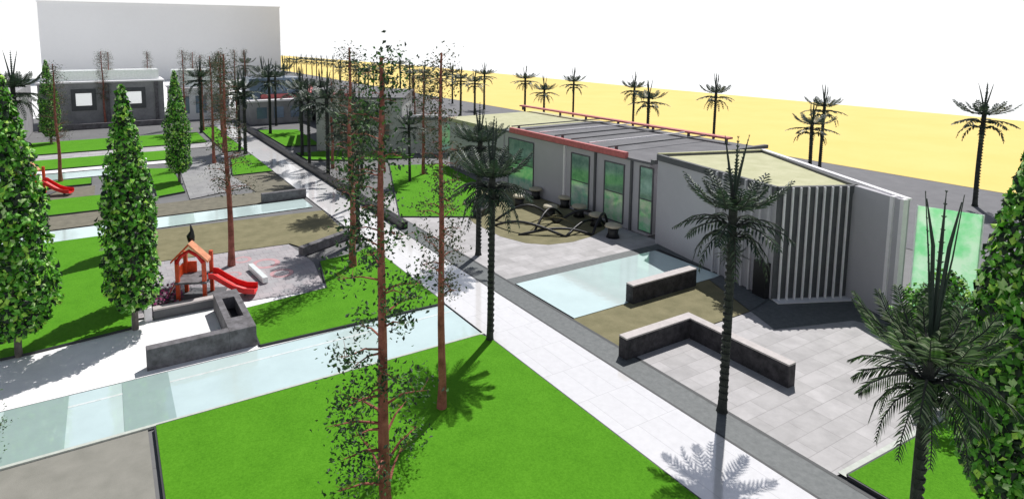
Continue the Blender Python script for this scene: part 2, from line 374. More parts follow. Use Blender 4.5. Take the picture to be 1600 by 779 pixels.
# ---------------------------------------------------------------- long building with coral beams
e=empty('long_building',(28.5,25.6,0)); tag(e,'long grey flat-roofed building with green windows and coral red beams','building')
LY=15.4; LH=4.75
MB().box(0,0,0,10,LY,LH-.2).build('wall',M['wallgrey'],e)
MB().box(-.35,-.4,LH-.198,10.4,LY,LH-.05).build('roof',M['roof_grey'],e)
MB().box(-.1,LY+.002,0,10,LY+9,LH-.4).build('wall',M['wallgrey'],e)
MB().box(-.3,LY+.002,LH-.398,10.3,LY+9.2,LH-.1).build('roof',M['roof_olive'],e)
mb=MB().box(-.55,1.5,LH-.12,-.25,14,LH+.28); mb.build('beam',M['red_beam'],e,bevel=.02)
mb=MB().box(-.25,2.4,LH+.0,.6,14,LH+.06); mb.build('canopy_edge',M['red_beam'],e)
MB().box(9.2,1.4,LH+.30,9.75,26,LH+.44).build('beam',M['red_beam'],e,bevel=.02)
for y in (1.6,4.8,8.2,12,16,19.6,25.6): MB().box(9.35,y,LH-.05,9.5,y+.15,LH+.30).build('post',M['walldark'],e)
for y in (3.2,5.,6.8,8.6,10.4,12.2,14.): MB().box(-.25,y,LH+.30,9.198,y+.09,LH+.38).build('cross_beam',M['walldark'] if y not in (5.,10.4) else M['fin'],e)
for y in (3.2,8.6,14.): MB().box(.4,y,LH-.048,.55,y+.15,LH+.298).build('post',M['walldark'],e)
MB().box(-.4,-.7,LH-.1,10.6,-.42,LH+.14).build('fascia',M['walldark'],e)
def win(y0,y1,z0,z1,mat):
    f=MB().box(-.06,y0,z0,.02,y0+.08,z1).box(-.06,y1-.08,z0,.02,y1,z1).box(-.06,y0+.08,z1-.08,.02,y1-.08,z1).box(-.06,y0+.08,z0,.02,y1-.08,z0+.08).box(-.06,y0+.08,(z0+z1)/2-.03,.02,y1-.08,(z0+z1)/2+.03)
    fo=f.build('window',M['walldark'],e)
    zm=(z0+z1)/2
    MB().box(-.03,y0+.08,z0+.08,-.01,y1-.08,zm-.03).build('pane',mat,fo); MB().box(-.03,y0+.08,zm+.03,-.01,y1-.08,z1-.08).build('pane',M['window_dim'],fo)
win(-.35,.75,.2,4.3,M['window_green']) 
win(2.0,3.8,.2,4.1,M['window_green'])
win(5.2,7.1,.2,4.1,M['window_teal'])
win(11.4,14.8,.2,4.1,M['window_teal'])
MB().box(-.12,7.7,0,-.002,7.85,4.5).build('pilaster',M['fin'],e)
MB().box(-.12,4.55,0,-.002,4.7,4.5).build('pilaster',M['walldark'],e)
MB().box(-.12,1.3,0,-.002,1.45,4.5).build('pilaster',M['walldark'],e)

# ---------------------------------------------------------------- buildings of the middle distance
e=empty('grey_building',(19.7,64,0)); tag(e,'concrete grey block with a coral roof edge behind the red-trunked trees','building')
P=[(0,0),(7.6,-5.6),(13.5,4),(4,13)]
MB().prism(P,0,5.7).build('wall',M['wallpale'],e); MB().prism([(-.2,0),(7.7,-5.85),(13.8,4),(4,13.3)],5.702,5.9).build('roof',M['roof_grey'],e)
MB().wall((-.3,1.5),(3.3,12.6),.5,5.95,6.25).build('beam',M['red_beam'],e)
MB().wall((0,-.2),(3,-2.4),.4,5.95,6.3).build('beam',M['red_beam'],e)
for t in (.25,.5,.75):
    a=Vector((0,0)).lerp(Vector((7.6,-5.6)),t); b=a+Vector((.8,-.59)); MB().wall(a,b,.1,1.2,3.0,off=-.04).build('window',M['walldark'],e)
e=empty('grey_building',(27.2,58.05,0)); tag(e,'low grey building with dark roof and pale green corner glass behind the right-hand lawn','building')
P=[(0,0),(4.6,-3.2),(10.5,9),(5,13)]
MB().prism(P,0,3.6).build('wall',M['wallpale'],e); MB().prism([(-.3,0),(4.7,-3.6),(10.8,9),(5,13.3)],3.602,3.85).build('roof',M['roof_grey'],e)
MB().wall((3.4,-2.37),(4.4,-3.06),.1,.4,3.2,off=-.04).build('window',M['window_teal'],e)
MB().wall((.5,-.2),(4.0,-2.7),.3,3.86,4.1).build('coping',M['fin'],e)
e=empty('dark_pavilion',(27,80,0)); tag(e,'long low dark-roofed pavilion beside the seaside road, far middle','building')
MB().box(0,0,0,12,34,3.4).build('wall',M['walldark'],e); MB().box(-.5,-.5,3.402,12.5,34.5,3.7).build('roof',M['roof_grey'],e)
MB().box(.5,-.8,3.75,1.0,34,4.0).build('beam',M['fin'],e)
e=empty('far_building',(17.5,88,0)); tag(e,'low grey building with blue-grey glass and coral roof edge at the walkway end','building')
MB().box(0,0,0,9,9,3.2).build('wall',M['stonewall'],e); MB().box(-.3,-.3,3.202,9.3,9,3.45).build('roof',M['fin'],e)
MB().box(.5,2,3.46,8,8,6.4).build('upper_storey',M['bluewin'],e)
MB().box(2,1.5,3.46,9,1.9,4.1).build('beam',M['red_beam'],e)
for x in (1,3.4,5.8): MB().box(x,-.05,.8,x+1.4,-.003,2.4).build('window',M['bluewin'],e)
e=empty('stone_building',(-8,98,0)); tag(e,'dark stone building with two bright square windows below the blank tower','building')
W=MB()
W.box(0,0,0,15.4,8,6.0).build('wall',M['stonewall'],e)
MB().box(-.2,-.2,6.002,15.6,8.2,6.2).build('roof',M['fin'],e)
MB().box(.5,2,6.202,15,7,7.6).build('upper_storey',M['paleglass'],e)
for x in (5.3,11.5):
    w=MB().box(x-1.5,-.06,2.2,x+1.5,-.003,5.2).build('window',M['walldark'],e)
    MB().box(x-.95,-.10,2.9,x+.95,-.062,4.6).build('pane',M['glow_pane'],w)
for x in (1.6,8.0,14.2): MB().box(x,-.25,0,x+.45,-.003,6).build('pilaster',M['greystone'],e)
MB().box(0,-3.2,0,15.4,-2.8,.7).build('terrace_wall',M['greystone'],e)
o=MB().box(-14,77,0,-8.6,97,6.3).build('side_wing',M['stonewall'],bevel=.05); tag(o,'dark stone side wing behind the leftmost leafy column tree','building')
e=empty('white_building',(8.5,98,0)); tag(e,'pale building with glass upper floor, between the stone building and the walkway','building')
MB().box(0,0,0,8,8,4.6).build('wall',M['slab_white'],e); MB().box(-.2,-.2,4.602,8.2,8.2,4.85).build('roof',M['fin'],e)
for x in (.8,3.2,5.6): MB().box(x,-.06,1.,x+1.5,-.003,3.6).build('window',M['bluewin'],e)
MB().box(.5,1.5,4.852,7.5,7,7.4).build('upper_storey',M['paleglass'],e)
e=empty('blank_tower',(0,0,0)); tag(e,'huge blank light grey tower block on the horizon','building')
x0=-17.6-.0; 
MB().box(-14.9,200,0,50.3,232,22.2).build('wall',M['slab_white'],e)
MB().box(-15.1,199.8,22.202,50.5,232.2,22.5).build('roof',M['slab_white'],e)

# ---------------------------------------------------------------- playhouses with slides
def playhouse(loc,rz,label,sc=1):
    e=empty('playhouse',loc,rz); e.scale=(sc,)*3; tag(e,label,'playhouse','playhouses with slides')
    MB().box(-1.15,-1.05,.0,1.25,1.05,.06).build('base_mat',M['walldark'],e,bevel=.01)
    for x in (-.62,.62):
        for y in (-.6,.6): MB().box(x-.09,y-.09,.062,x+.09,y+.09,2.15).build('post',M['orange'],e,bevel=.02)
    MB().box(-.75,-.75,.95,.75,.75,1.05).build('deck',M['greystone'],e,bevel=.01)
    MB().box(-.74,.62,1.052,-.1,.70,1.6).build('panel',M['orange'],e,bevel=.01)
    MB().box(-.74,-.5,1.052,-.68,.5,1.6).build('panel',M['orange'],e,bevel=.01)
    # gable: two thick roof boards and the arch in front
    t=.12
    for s in (-1,1):
        rb=MB().add([(s*.86,-.78,2.0),(s*.86,-.2,2.0),(0,-.2,2.85),(0,-.78,2.85),(s*.86,-.78,2.0+t),(s*.86,-.2,2.0+t),(0,-.2,2.85+t),(0,-.78,2.85+t)],
                    [(0,1,2,3),(4,7,6,5),(0,4,5,1),(3,2,6,7),(0,3,7,4),(1,5,6,2)])
        rb.build('roof_board',M['orange'] if s<0 else M['coral'],e)
    MB().tube([(-.62,-.72,2.0),(-.4,-.72,2.35),(0,-.72,2.6),(.4,-.72,2.35),(.62,-.72,2.0)],.09,8).build('arch',M['red'],e,smooth=True)
    MB().tube([(-.1,0,2.85),(-.12,0,3.1),(-.05,0,3.35),(-.1,0,3.7)],[.16,.2,.09,.03],8).build('finial',M['black'],e,smooth=True)
    # ladder
    for y in (-.25,.25): MB().tube([(-1.3,y,.06),(-.75,y,1.1)],.03,6).build('ladder_rail',M['orange'],e)
    for k in range(4): z=.25+k*.22; MB().tube([(-1.3+z*.5,-.25,z),(-1.3+z*.5,.25,z)],.025,6).build('rung',M['fin'],e)
    # slide trough
    prof=[(-.38,.22),(-.36,.0),(-.2,-.06),(.2,-.06),(.36,.0),(.38,.22),(.44,.22),(.42,-.05),(.22,-.13),(-.22,-.13),(-.42,-.05),(-.44,.22)]
    path=[(.75,1.12),(1.0,1.08),(1.4,.8),(1.9,.48),(2.4,.3),(2.9,.26)]
    vs=[];n=len(prof)
    for (x,z) in path: vs+=[(x,a,z+b) for a,b in prof]
    fs=[(i*n+k,i*n+(k+1)%n,(i+1)*n+(k+1)%n,(i+1)*n+k) for i in range(len(path)-1) for k in range(n)]
    fs+=[tuple(range(n)),tuple(range((len(path)-1)*n+n-1,(len(path)-1)*n-1,-1))]
    MB().add(vs,fs).build('slide',M['red'],e,smooth=False)
    MB().box(2.3,-.06,.026,2.42,.06,.24).build('slide_support',M['black'],e)
    return e
playhouse((3.15,29.6,.03),R(-24),'orange-red gabled playhouse with a bright red slide on the front play paving',.95)
playhouse((-5.4,55.9,.02),R(-24),'smaller-looking far playhouse with red slide, half behind the leafy column tree')
# flower bed next to the tower
mb=MB(); rnd=random.Random(3)
for i in range(520):
    x=rnd.uniform(.0,1.6); y=rnd.uniform(0,2.1); z=rnd.uniform(.05,.38); s=.07
    n=Vector((rnd.uniform(-1,1),rnd.uniform(-1,1),1.4)).normalized(); a=n.orthogonal().normalized(); b=n.cross(a)
    c=Vector((x,y,z)); mb.add([c+a*s,c+b*s,c-a*s,c-b*s],[(0,1,2,3)])
e=empty('flower_bed',(1.0,29.0,.024)); tag(e,'magenta flower bed left of the front playhouse','flower bed')
MB().box(-.05,-.05,0,1.65,2.15,.12).build('planter',M['walldark'],e,bevel=.01); mb.build('blossoms',M['magenta'],e)
# play markings
def ring(cx,cy,r,w,z):
    n=24; vs=[];fs=[]
    for i in range(n):
        a=2*math.pi*i/n; vs+=[(cx+r*math.cos(a),cy+r*math.sin(a),z),(cx+(r-w)*math.cos(a),cy+(r-w)*math.sin(a),z)]
    for i in range(n): j=(i+1)%n; fs.append((2*i,2*j,2*j+1,2*i+1))
    return MB().add(vs,fs)
for (x,y,r) in ((7.0,32.4,.75),(7.4,30.6,.6),(6.0,33.6,.5),(5.2,31.6,.4),(6.2,30.8,.3)):
    struct('play_marking',ring(x,y,r,r*.35,.029),M['pinkmark'])
o=MB().wall((6.1,31.9),(6.35,29.6),.28,.05,.36).build('play_beam',M['paleglass'],bevel=.03); tag(o,'pale green balance beam lying across the play paving','balance beam')
e=empty('litter_bin',(2.2,62.8,0)); tag(e,'small black and white bin on the far pale path','bin')
MB().tube([(0,0,0),(0,0,.9)],.35,12).build('body',M['black'],e); MB().box(.36,-.3,.1,.8,.3,.95).build('panel',M['fin'],e)

# ---------------------------------------------------------------- sand play area: stools, climbing frame
protoS=None
stools=[(837,295),(883,308),(928,302),(988,320),(932,335),(860,322),(905,322),(965,308),(812,306),(958,352)]
lab=['nearest the dark crown at the left','in the middle of the back row','below the green window','furthest right beside the glass','front right, lowest on the sand','left, half hidden by the palm','in the centre of the play area','back right, under the last green window','far left at the back','nearest to the pool, on the sand edge']
for i,(u,v) in enumerate(stools):
    x,y=g(u,v,.75)
    if not protoS:
        protoS=empty('play_stool',(x,y,.02))
        MB().tube([(0,0,0),(.03,0,.25),(0,.02,.62)],[.42,.30,.36],10).build('base',M['black'],protoS,smooth=True)
        MB().tube([(0,0,.60),(0,0,.68),(0,0,.80),(0,0,.84)],[.34,.52,.46,.2],14).build('top',M['cream'],protoS,smooth=True)
        o=protoS
    else: o=dup(protoS,(x,y,.02),i*1.1,(1,1,1))
    tag(o,'cream-topped black play stool '+lab[i],'stool','cream topped play stools on the sand')
e=empty('climbing_frame',(24.5,30.2,.02)); tag(e,'black tubular climbing frame with bent bars on the sand in front of the long building','climbing frame')
def arc(a,b,h,n=10,sway=.3):
    a=Vector(a);b=Vector(b); return [a.lerp(b,i/n)+Vector((sway*math.sin(math.pi*i/n),0,h*math.sin(math.pi*i/n))) for i in range(n+1)]
for a,b,h,s in (((-3,1.8,0),(-.5,-2.3,0),.5,-.4),((-.5,-2.3,0),(3.2,-1.2,0),.45,.2),((-2.4,2.6,0),(.8,.2,0),.9,.2),((.8,.2,0),(3.4,-1.6,0),.7,.3),((-1.5,-.5,0),(2.2,1.2,0),.8,0),((1.2,-2.8,0),(3.6,-1.6,0),.8,.2),((-2.8,-.6,0),(1.2,-2.8,0),.3,.3)):
    MB().tube(arc(a,b,h*1.25,sway=s),.085,6).build('bar',M['black'],e,smooth=True)
for a,b in (((-1.6,-.2,0),(2.2,.9,0)),((-1.2,.9,0),(1.6,-.8,0))):
    MB().tube(arc(a,b,.5),.035,5).build('rope',M['bed'],e)
bench_list=[((22.3,34.6),30),((23.6,36.2),-10)]
for i,((x,y),r) in enumerate(bench_list):
    e=empty('low_bench',(x,y,.02),R(r)); tag(e,['dark low slab bench at the left edge of the sand','dark low slab bench behind the left play stool'][i],'bench')
    MB().box(-1.1,-.3,.36,1.1,.3,.48).build('seat',M['black'],e,bevel=.02)
    for s in (-.8,.8): MB().box(s-.12,-.25,0,s+.12,.25,.358).build('leg',M['black'],e)

# ---------------------------------------------------------------- vegetation
def frond(leaf,rib,origin,az,prof,ll,lw,n=17,droop=.35,rnd=random):
    """prof: list of (r,z); leaflets on both sides of the rib"""
    ca,sa=math.cos(az),math.sin(az); side=Vector((-sa,ca,0))
    P=[Vector((origin[0]+r*ca,origin[1]+r*sa,z)) for r,z in prof]
    rib.tube(P,[.035*(1-.75*i/(len(P)-1)) for i in range(len(P))],4,cap=False)
    segs=len(P)-1
    for i in range(n):
        t=(i+.8)/n*.999; k=min(int(t*segs),segs-1); f=t*segs-k
        p=P[k].lerp(P[k+1],f); d=(P[k+1]-P[k]).normalized()
        up=side.cross(d); 
        if up.z<0: up=-up
        L=ll*(math.sin(math.pi*(.15+.8*t))**.6)*rnd.uniform(.8,1.1)
        for s in (-1,1):
            dr=(side*s*.75+d*.65-Vector((0,0,droop*rnd.uniform(.5,1.4)))).normalized()
            w=(d*1.0).normalized()*lw*.5
            tip=p+dr*L; mid=p+dr*L*.5+Vector((0,0,.03))
            leaf.add([p-w*.6,p+w*.6,mid+w,tip,mid-w],[(0,1,2,3,4)])
def make_palm(seed,dense=1,rich=1,fat=1.0,drop=0):
    rnd=random.Random(seed); e=empty('palm_tree')
    leaf=MB();rib=MB()
    pts=[(0.03*math.sin(z*.6),0.03*math.cos(z*.5),z) for z in [0,.15,.6,1.5,2.6,3.7,4.8,5.9-drop*.5,6.8-drop,7.5-drop]]
    rad=[.19,.15,.13,.125,.12,.12,.115,.12,.13,.05]
    tr=MB(); tr.tube(pts,rad,9)
    for k in range(int(28-drop*4.5)):
        z=.4+k*.22; tr.tube([(0,0,z),(0,0,z+.09)],[.135,.15],9)
    tr.build('trunk',M['bark'],e)
    # cupped tier
    n=int(11*dense)
    for i in range(n):
        a=2*math.pi*(i+rnd.uniform(-.2,.2))/n; s=rnd.uniform(.88,1.08)
        frond(leaf,rib,(0,0),a,[(q0,q1-drop) for q0,q1 in [(.08,6.85),(.5*s,6.82),(.95*s,7.0),(1.3*s,7.25),(1.6*s,7.6)]],.42,.085*fat,int(15*rich),.15,rnd)
    n=int(9*dense)
    for i in range(n):
        a=2*math.pi*(i+.5+rnd.uniform(-.2,.2))/n; s=rnd.uniform(.75,1.0)
        frond(leaf,rib,(0,0),a,[(q0,q1-drop) for q0,q1 in [(.08,6.9),(.4*s,6.95),(.75*s,7.15),(1.0*s,7.5)]],.34,.08*fat,int(11*rich),.1,rnd)
    n=int(9*dense)
    for i in range(n):
        a=2*math.pi*(i+rnd.uniform(-.2,.2))/n; s=rnd.uniform(.9,1.08)
        frond(leaf,rib,(0,0),a,[(q0,q1-drop) for q0,q1 in [(.08,6.15),(.5*s,6.38),(1.0*s,6.33),(1.45*s,6.18),(1.72*s,5.98)]],.42,.085*fat,int(15*rich),.45,rnd)
    n=int(8*dense)
    for i in range(n):
        a=2*math.pi*(i+.5+rnd.uniform(-.2,.2))/n; s=rnd.uniform(.9,1.1)
        frond(leaf,rib,(0,0),a,[(q0,q1-drop) for q0,q1 in [(.08,5.75),(.4*s,5.95),(.8*s,5.75),(1.08*s,5.35),(1.2*s,4.85)]],.36,.085*fat,int(12*rich),.6,rnd)
    leaf.v and leaf.build('crown',M['palmleaf'],e); 
    rib.build('ribs',M['bark'],e)
    for a0,ln in ((.2,.42),(2.7,.34),(4.4,.2)):
        sp=MB();rb=MB()
        frond(sp,sp,(0,0),a0,[(.03,7.2-drop),(.14,7.8-drop*.8),(.24,8.3-drop*.5),(ln,9.0)],.13,.07*fat,14,-.3,rnd)
        sp.tube([(.03*math.cos(a0),.03*math.sin(a0),7.1-drop),(.16*math.cos(a0),.16*math.sin(a0),7.9),(.9*ln*math.cos(a0),.9*ln*math.sin(a0),8.85)],[.05,.042,.012],6)
        sp.build('spear_leaf',M['palmleaf'],e)
    return e
palmA=make_palm(1); palmB=make_palm(5,1.3,1.2)
palmC=make_palm(9,.75,.7,2.1)
palmD=make_palm(14,1.3,2.2,.55,1.15)
for c_ in kids(palmD):
    if c_.name.startswith('crown'): c_.data.materials[0]=M['palmleaf_light']
cnt={'a':0,'b':0}
used={}
def put_palm(kind,x,y,h,label,rz=None,wide=1.0,group='dark tiered palms in the park'):
    proto={'a':palmA,'b':palmB,'c':palmC,'d':palmD}[kind]; s=h/9.0
    rz=random.uniform(0,6.28) if rz is None else rz
    if kind not in used: o=proto; o.location=(x,y,0); o.rotation_euler=(0,0,rz); o.scale=(s*wide,s*wide,s); used[kind]=1
    else: o=dup(proto,(x,y,0),rz,(s*wide,s*wide,s))
    tag(o,label,'palm tree',group); return o
put_palm('b',12.87,19.35,9.0,'dark palm at the corner of the near lawn beside the white walkway',.6)
put_palm('a',16.85,11.75,9.05,'tall dark palm in front of the finned pavilion, trunk rising from the grey strip',-.52)
x,y=g(1478,300,9.0); put_palm('d',x,y,9.0,'big near palm with thick black trunk on the right-hand lawn',2.2,.84)
put_palm('a',25.0,17.4,2.9,'small dark palm in the shade by the pavilion corner',.4,1.3)
put_palm('b',12.7,33.5,9.4,'dark palm where the middle lawn meets the walkway, behind the big red trunk',1.1,1.1)
put_palm('c',16.5,50.5,9.3,'dark palm just past the low black wall, left of the concrete grey block',.3,1.25)
put_palm('c',17.4,61.5,9.2,'dark palm in the second row past the black wall',1.3,1.25)
put_palm('c',12.6,66.0,9.3,'dark palm left of the walkway near its far end',2.0,1.3)
put_palm('c',18.0,78.0,9.6,'farthest dark palm right of the walkway, before the blank tower corner',.3,1.3)
put_palm('c',10.6,84.0,9.6,'farthest dark palm left of the walkway',.9,1.3)
put_palm('b',15.0,40.5,9.0,'dark palm standing at the start of the low black wall',.2,1.0)
# far-left one
c,s_=math.cos(YAW),math.sin(YAW)
def polar(u,dep):   # plan position on the bearing of picture column u at a given forward distance
    X=(u-700)/957.*dep; return (X*c+dep*s_,-X*s_+dep*c)
x,y=polar(14,46); put_palm('b',x,y,11.2,'dark palm at the far left edge, crown above the leafy column tree',.5,1.05)
for (u,v,h,l) in ((432,196,9,'dark palm right of the black wall, before the low grey far building'),(503,222,8.6,'dark palm in front of the left corner of the concrete grey block'),(566,292,7.2,'shorter dark palm on the paving just right of the black wall'),(385,160,10,'dark palm near the far end of the walkway, under the tower'),(640,285,6.6,'dark palm on the right-hand lawn near its left edge'),
  (412,186,9.5,'dark palm right of the walkway, fourth before the tower corner'),(470,206,8.2,'dark palm between the far grey building and the concrete block'),(375,236,8.8,'dark palm left of the walkway beside the small lawn'),
  (445,178,9.5,'dark palm behind the far grey building by the road'),(484,262,8.5,'dark palm on the grey paving right of the black wall, before the narrow lawn'),(536,245,7.5,'dark palm at the narrow lawn under the concrete grey block'),(340,178,10,'dark palm in front of the pale building'),(612,225,6.5,'dark palm at the joint of the two concrete grey buildings')):
    x,y=g(u,v); put_palm('c',x,y,h,l,u*.37,1.2)
x,y=g(748,398); put_palm('b',x,y,8.6,'dense dark palm on the paving just left of the sand play area',1.5,1.15)

# beach palms
bp=[(452,86),(463,87),(478,85),(494,86),(511,87),(532,89),(583,94),(640,92),(448,88),(459,87),(470,84),(487,85),(502,86),(520,87),(545,90),(556,97),(570,93),(595,90),(625,85),(707,98),(757,98),(821,103),(897,105),(992,112),(1120,115),(1290,133),(1540,133)]
near=[(690,101),(560,100),(530,96),(575,101),(645,99),(720,104),(663,97),(742,108),(851,118),(1015,125),(1272,160),(600,104)]
allp=[(u,v,57.) for u,v in bp]+[(u,v,49.) for u,v in near]
allp.sort(key=lambda p:-p[0])
ordn=['rightmost','second','third','fourth','fifth','sixth','seventh','eighth','ninth','tenth','eleventh','twelfth','thirteenth','fourteenth','fifteenth','sixteenth','seventeenth','eighteenth','nineteenth','twentieth','twenty-first','twenty-second','twenty-third','twenty-fourth','twenty-fifth','twenty-sixth','twenty-seventh','twenty-eighth','twenty-ninth','thirtieth','thirty-first','thirty-second','thirty-third','thirty-fourth','thirty-fifth','thirty-sixth','thirty-seventh','thirty-eighth','thirty-ninth','fortieth']
for i,(u,v,Xt) in enumerate(allp):
    gx,gy=g(u,v,8.8)
    h=CAMH-3.2*Xt/gx; yy=gy*Xt/gx
    if u==1540: Xt,yy,h=54.6,18.8,8.9
    put_palm('c',Xt,yy,h,(ordn[i]+' palm of the row along the yellow beach'+(', counted from the right' if i else '')),None,1.45 if u<830 else (1.3 if Xt<52 else 1.15),'palms along the yellow beach')

# leafy columns (cypress outline, ivy-like leaves)
def leafcard(mb,c,n,s,rnd,lob=1.0):
    a=n.orthogonal().normalized(); th=rnd.uniform(0,6.28); a=(Matrix.Rotation(th,3,n)@a); b=n.cross(a)
    f=n*s*.18
    mb.add([c-a*s*.55,c-b*s*.32*lob-f,c+a*s*.1-b*s*.42*lob-f,c+a*s*.6,c+a*s*.1+b*s*.42*lob-f,c+b*s*.32*lob-f*.5],[(0,1,2,3),(0,3,4,5)])
def make_column(seed,H,rad,n,ls,name='column_tree'):
    rnd=random.Random(seed); e=empty(name); t=MB()
    t.tube([(0,0,0),(.02,0,H*.3),(0,.03,H*.65),(0,0,H*.96)],[.13,.11,.07,.015],8)
    for k in range(36):
        z=.6+k*(H-1.5)/36; a=rnd.uniform(0,6.28); r=rad*.6*math.sin(math.pi*min(1,.18+.78*z/H))
        t.tube([(0,0,z),(r*.5*math.cos(a),r*.5*math.sin(a),z+.35),(r*math.cos(a),r*math.sin(a),z+.9)],[.03,.02,.008],4)
    t.build('trunk',M['greybark'],e)
    lf=MB(); i=0
    while i<n:
        z=rnd.random(); 
        prof=min(1,max(0,1-z)/.52+.04)**.75*min(1,(z+.06)/.16)**.6*(1-.12*z)
        if rnd.random()>prof+.05: continue
        a=rnd.uniform(0,6.28); lump=1+.22*noise.noise(Vector((math.cos(a)*1.6,math.sin(a)*1.6,z*H*.8+seed)))+.10*noise.noise(Vector((math.cos(a)*5,math.sin(a)*5,z*H*2.2)))
        r=rad*prof*lump*(rnd.random()**.33)
        c=Vector((r*math.cos(a),r*math.sin(a),.95+z*(H-.95)))
        if noise.noise(c*1.1+Vector((seed,0,0)))<-.32: 
            if rnd.random()<.7: continue
        n_=(Vector((math.cos(a),math.sin(a),.45))+Vector((rnd.gauss(0,.55),rnd.gauss(0,.55),rnd.gauss(0,.45)))).normalized()
        leafcard(lf,c,n_,ls*rnd.uniform(.65,1.25),rnd); i+=1
    lf.build('crown',M['cypress'],e); return e
colA=make_column(11,10.2,1.12,5200,.20)
colB=make_column(23,10.9,1.45,7200,.22)
def put_col(proto,x,y,rz,sc,label,first=False):
    o=proto if first else dup(proto,(x,y,0),rz,sc)
    if first: o.location=(x,y,0); o.rotation_euler=(0,0,rz); o.scale=sc
    tag(o,label,'column tree','leafy green column trees'); return o
xm,ym=g(212,514)
put_col(colA,xm,ym,0,(1,1,1),'bright green leafy column tree left of the playhouse, rising from the white paving',True)
put_col(colB,-3.45,27.2,0,(1,1,1),'large leafy green column tree at the left edge of the photo',True)
xh,yh=g(216,476); put_col(colA,xh,yh,4,(.8,.8,.86),'leafy column tree on the lawn corner, hidden behind the one nearest the planter wall')
put_col(colA,1.0,38.2,2,(.8,.8,.74),'leafy column tree standing directly behind the one beside the playhouse')
put_col(colA,5.0,55,1.2,(.95,.95,.93),'leafy green column tree by the grey slab court, right of the playhouse column')
put_col(colA,-5.8,83,2.2,(1.0,1.0,.95),'smallest-looking leafy column tree, in front of the stone building')
x,y=g(1562,830)
put_col(colB,x,y,2.9,(.78,.78,.95),'large leafy column tree at the right edge of the photo, on the right lawn')


# slender red-trunked trees
def make_slender(seed,H,n,ls,bark,leafm,spread=1.3,zlo=.12,trunk_r=.15,upper=.5,name='slender_tree'):
    rnd=random.Random(seed); e=empty(name); t=MB(); lf=MB()
    tp=[];rd=[]
    for k in range(13):
        z=H*k/12; tp.append(Vector((.035*math.sin(k*.9+seed),.04*math.cos(k*.6+seed)-.04*math.cos(seed),z))); rd.append(trunk_r*(1-.82*k/12)+.01)
    tp[0]=Vector((0,0,0)); rd[0]*=1.25
    t.tube(tp,rd,9)
    nb=46
    tips=[]
    for k in range(nb):
        zz=zlo+(1-zlo)*((k+rnd.random())/nb); i=min(int(zz*12),11); p=tp[i].lerp(tp[i+1],zz*12-i)
        a=rnd.uniform(0,6.28); L=spread*(1.05-.75*zz**1.5)*rnd.uniform(.5,1.1)
        d=Vector((math.cos(a),math.sin(a),rnd.uniform(.25,.8)))
        p1=p+d*L*.45; p2=p1+Vector((d.x*.5,d.y*.5,d.z*.25))*L; p2.z-=.1
        r0=max(.012,trunk_r*.28*(1-zz)+.010)
        t.tube([p,p1,p2],[r0,r0*.6,.005],5); tips+=[(p1,p2,zz)]
        for q in range(4):
            f=rnd.uniform(.3,1); s0=p1.lerp(p2,f); e1=s0+Vector((rnd.gauss(0,.3),rnd.gauss(0,.3),rnd.uniform(-.15,.35)))*L*.7
            t.tube([s0,e1],[.008,.003],4); tips+=[(s0,e1,zz)]
    t.build('trunk',M[bark],e)
    for i in range(n):
        a,b,zz=rnd.choice(tips)
        if zz>.5 and rnd.random()>upper+.5: continue
        c=a.lerp(b,rnd.uniform(.2,1.1))+Vector((rnd.gauss(0,.19),rnd.gauss(0,.19),rnd.gauss(0,.2)))
        n_=Vector((rnd.gauss(0,1),rnd.gauss(0,1),rnd.gauss(.4,1))).normalized()
        leafcard(lf,c,n_,ls*rnd.uniform(.6,1.3),rnd,.8)
    lf.build('crown',M[leafm],e); return e
slA=make_slender(3,11.6,4300,.10,'redbark','birchleaf',1.35,.05,.145)
slB=make_slender(8,11.6,3600,.085,'redbark','oliveleaf',1.1,.33,.13,.25)
def put_sl(proto,x,y,rz,sc,label,first=False):
    o=proto if first else dup(proto,(x,y,0),rz,sc)
    if first: o.location=(x,y,0); o.rotation_euler=(0,0,rz); o.scale=sc
    tag(o,label,'slender tree','slender sparse-leaved trees'); return o
x,y=g(604,830); put_sl(slA,x,y,.4,(1.05,1.05,1.0),'nearest slender red-trunked tree, rising from the bottom edge on the front lawn',True)
put_sl(slB,8.97,16.33,0,(1.0,1.0,1.0),'second red-trunked tree, its base in the middle of the front lawn',True)
put_sl(slB,5.34,33.0,1.4,(1.25,1.25,.97),'slender tree with bare red lower trunk on the play paving behind the playhouse')
x,y=g(568,640); 
put_sl(slB,10.9,29.6,2.4,(1.35,1.35,1.0),'slender tree with brown olive leaves behind the big red trunk, on the middle lawn')
put_sl(slB,24.3,47.5,3.3,(1.2,1.2,.8),'slender tree on the right-hand lawn in front of the grey buildings')
x,y=g(-42,715); put_sl(slA,x,y,2.2,(.75,.75,.42),'short slender tree whose dark twigs reach in at the lower left edge')
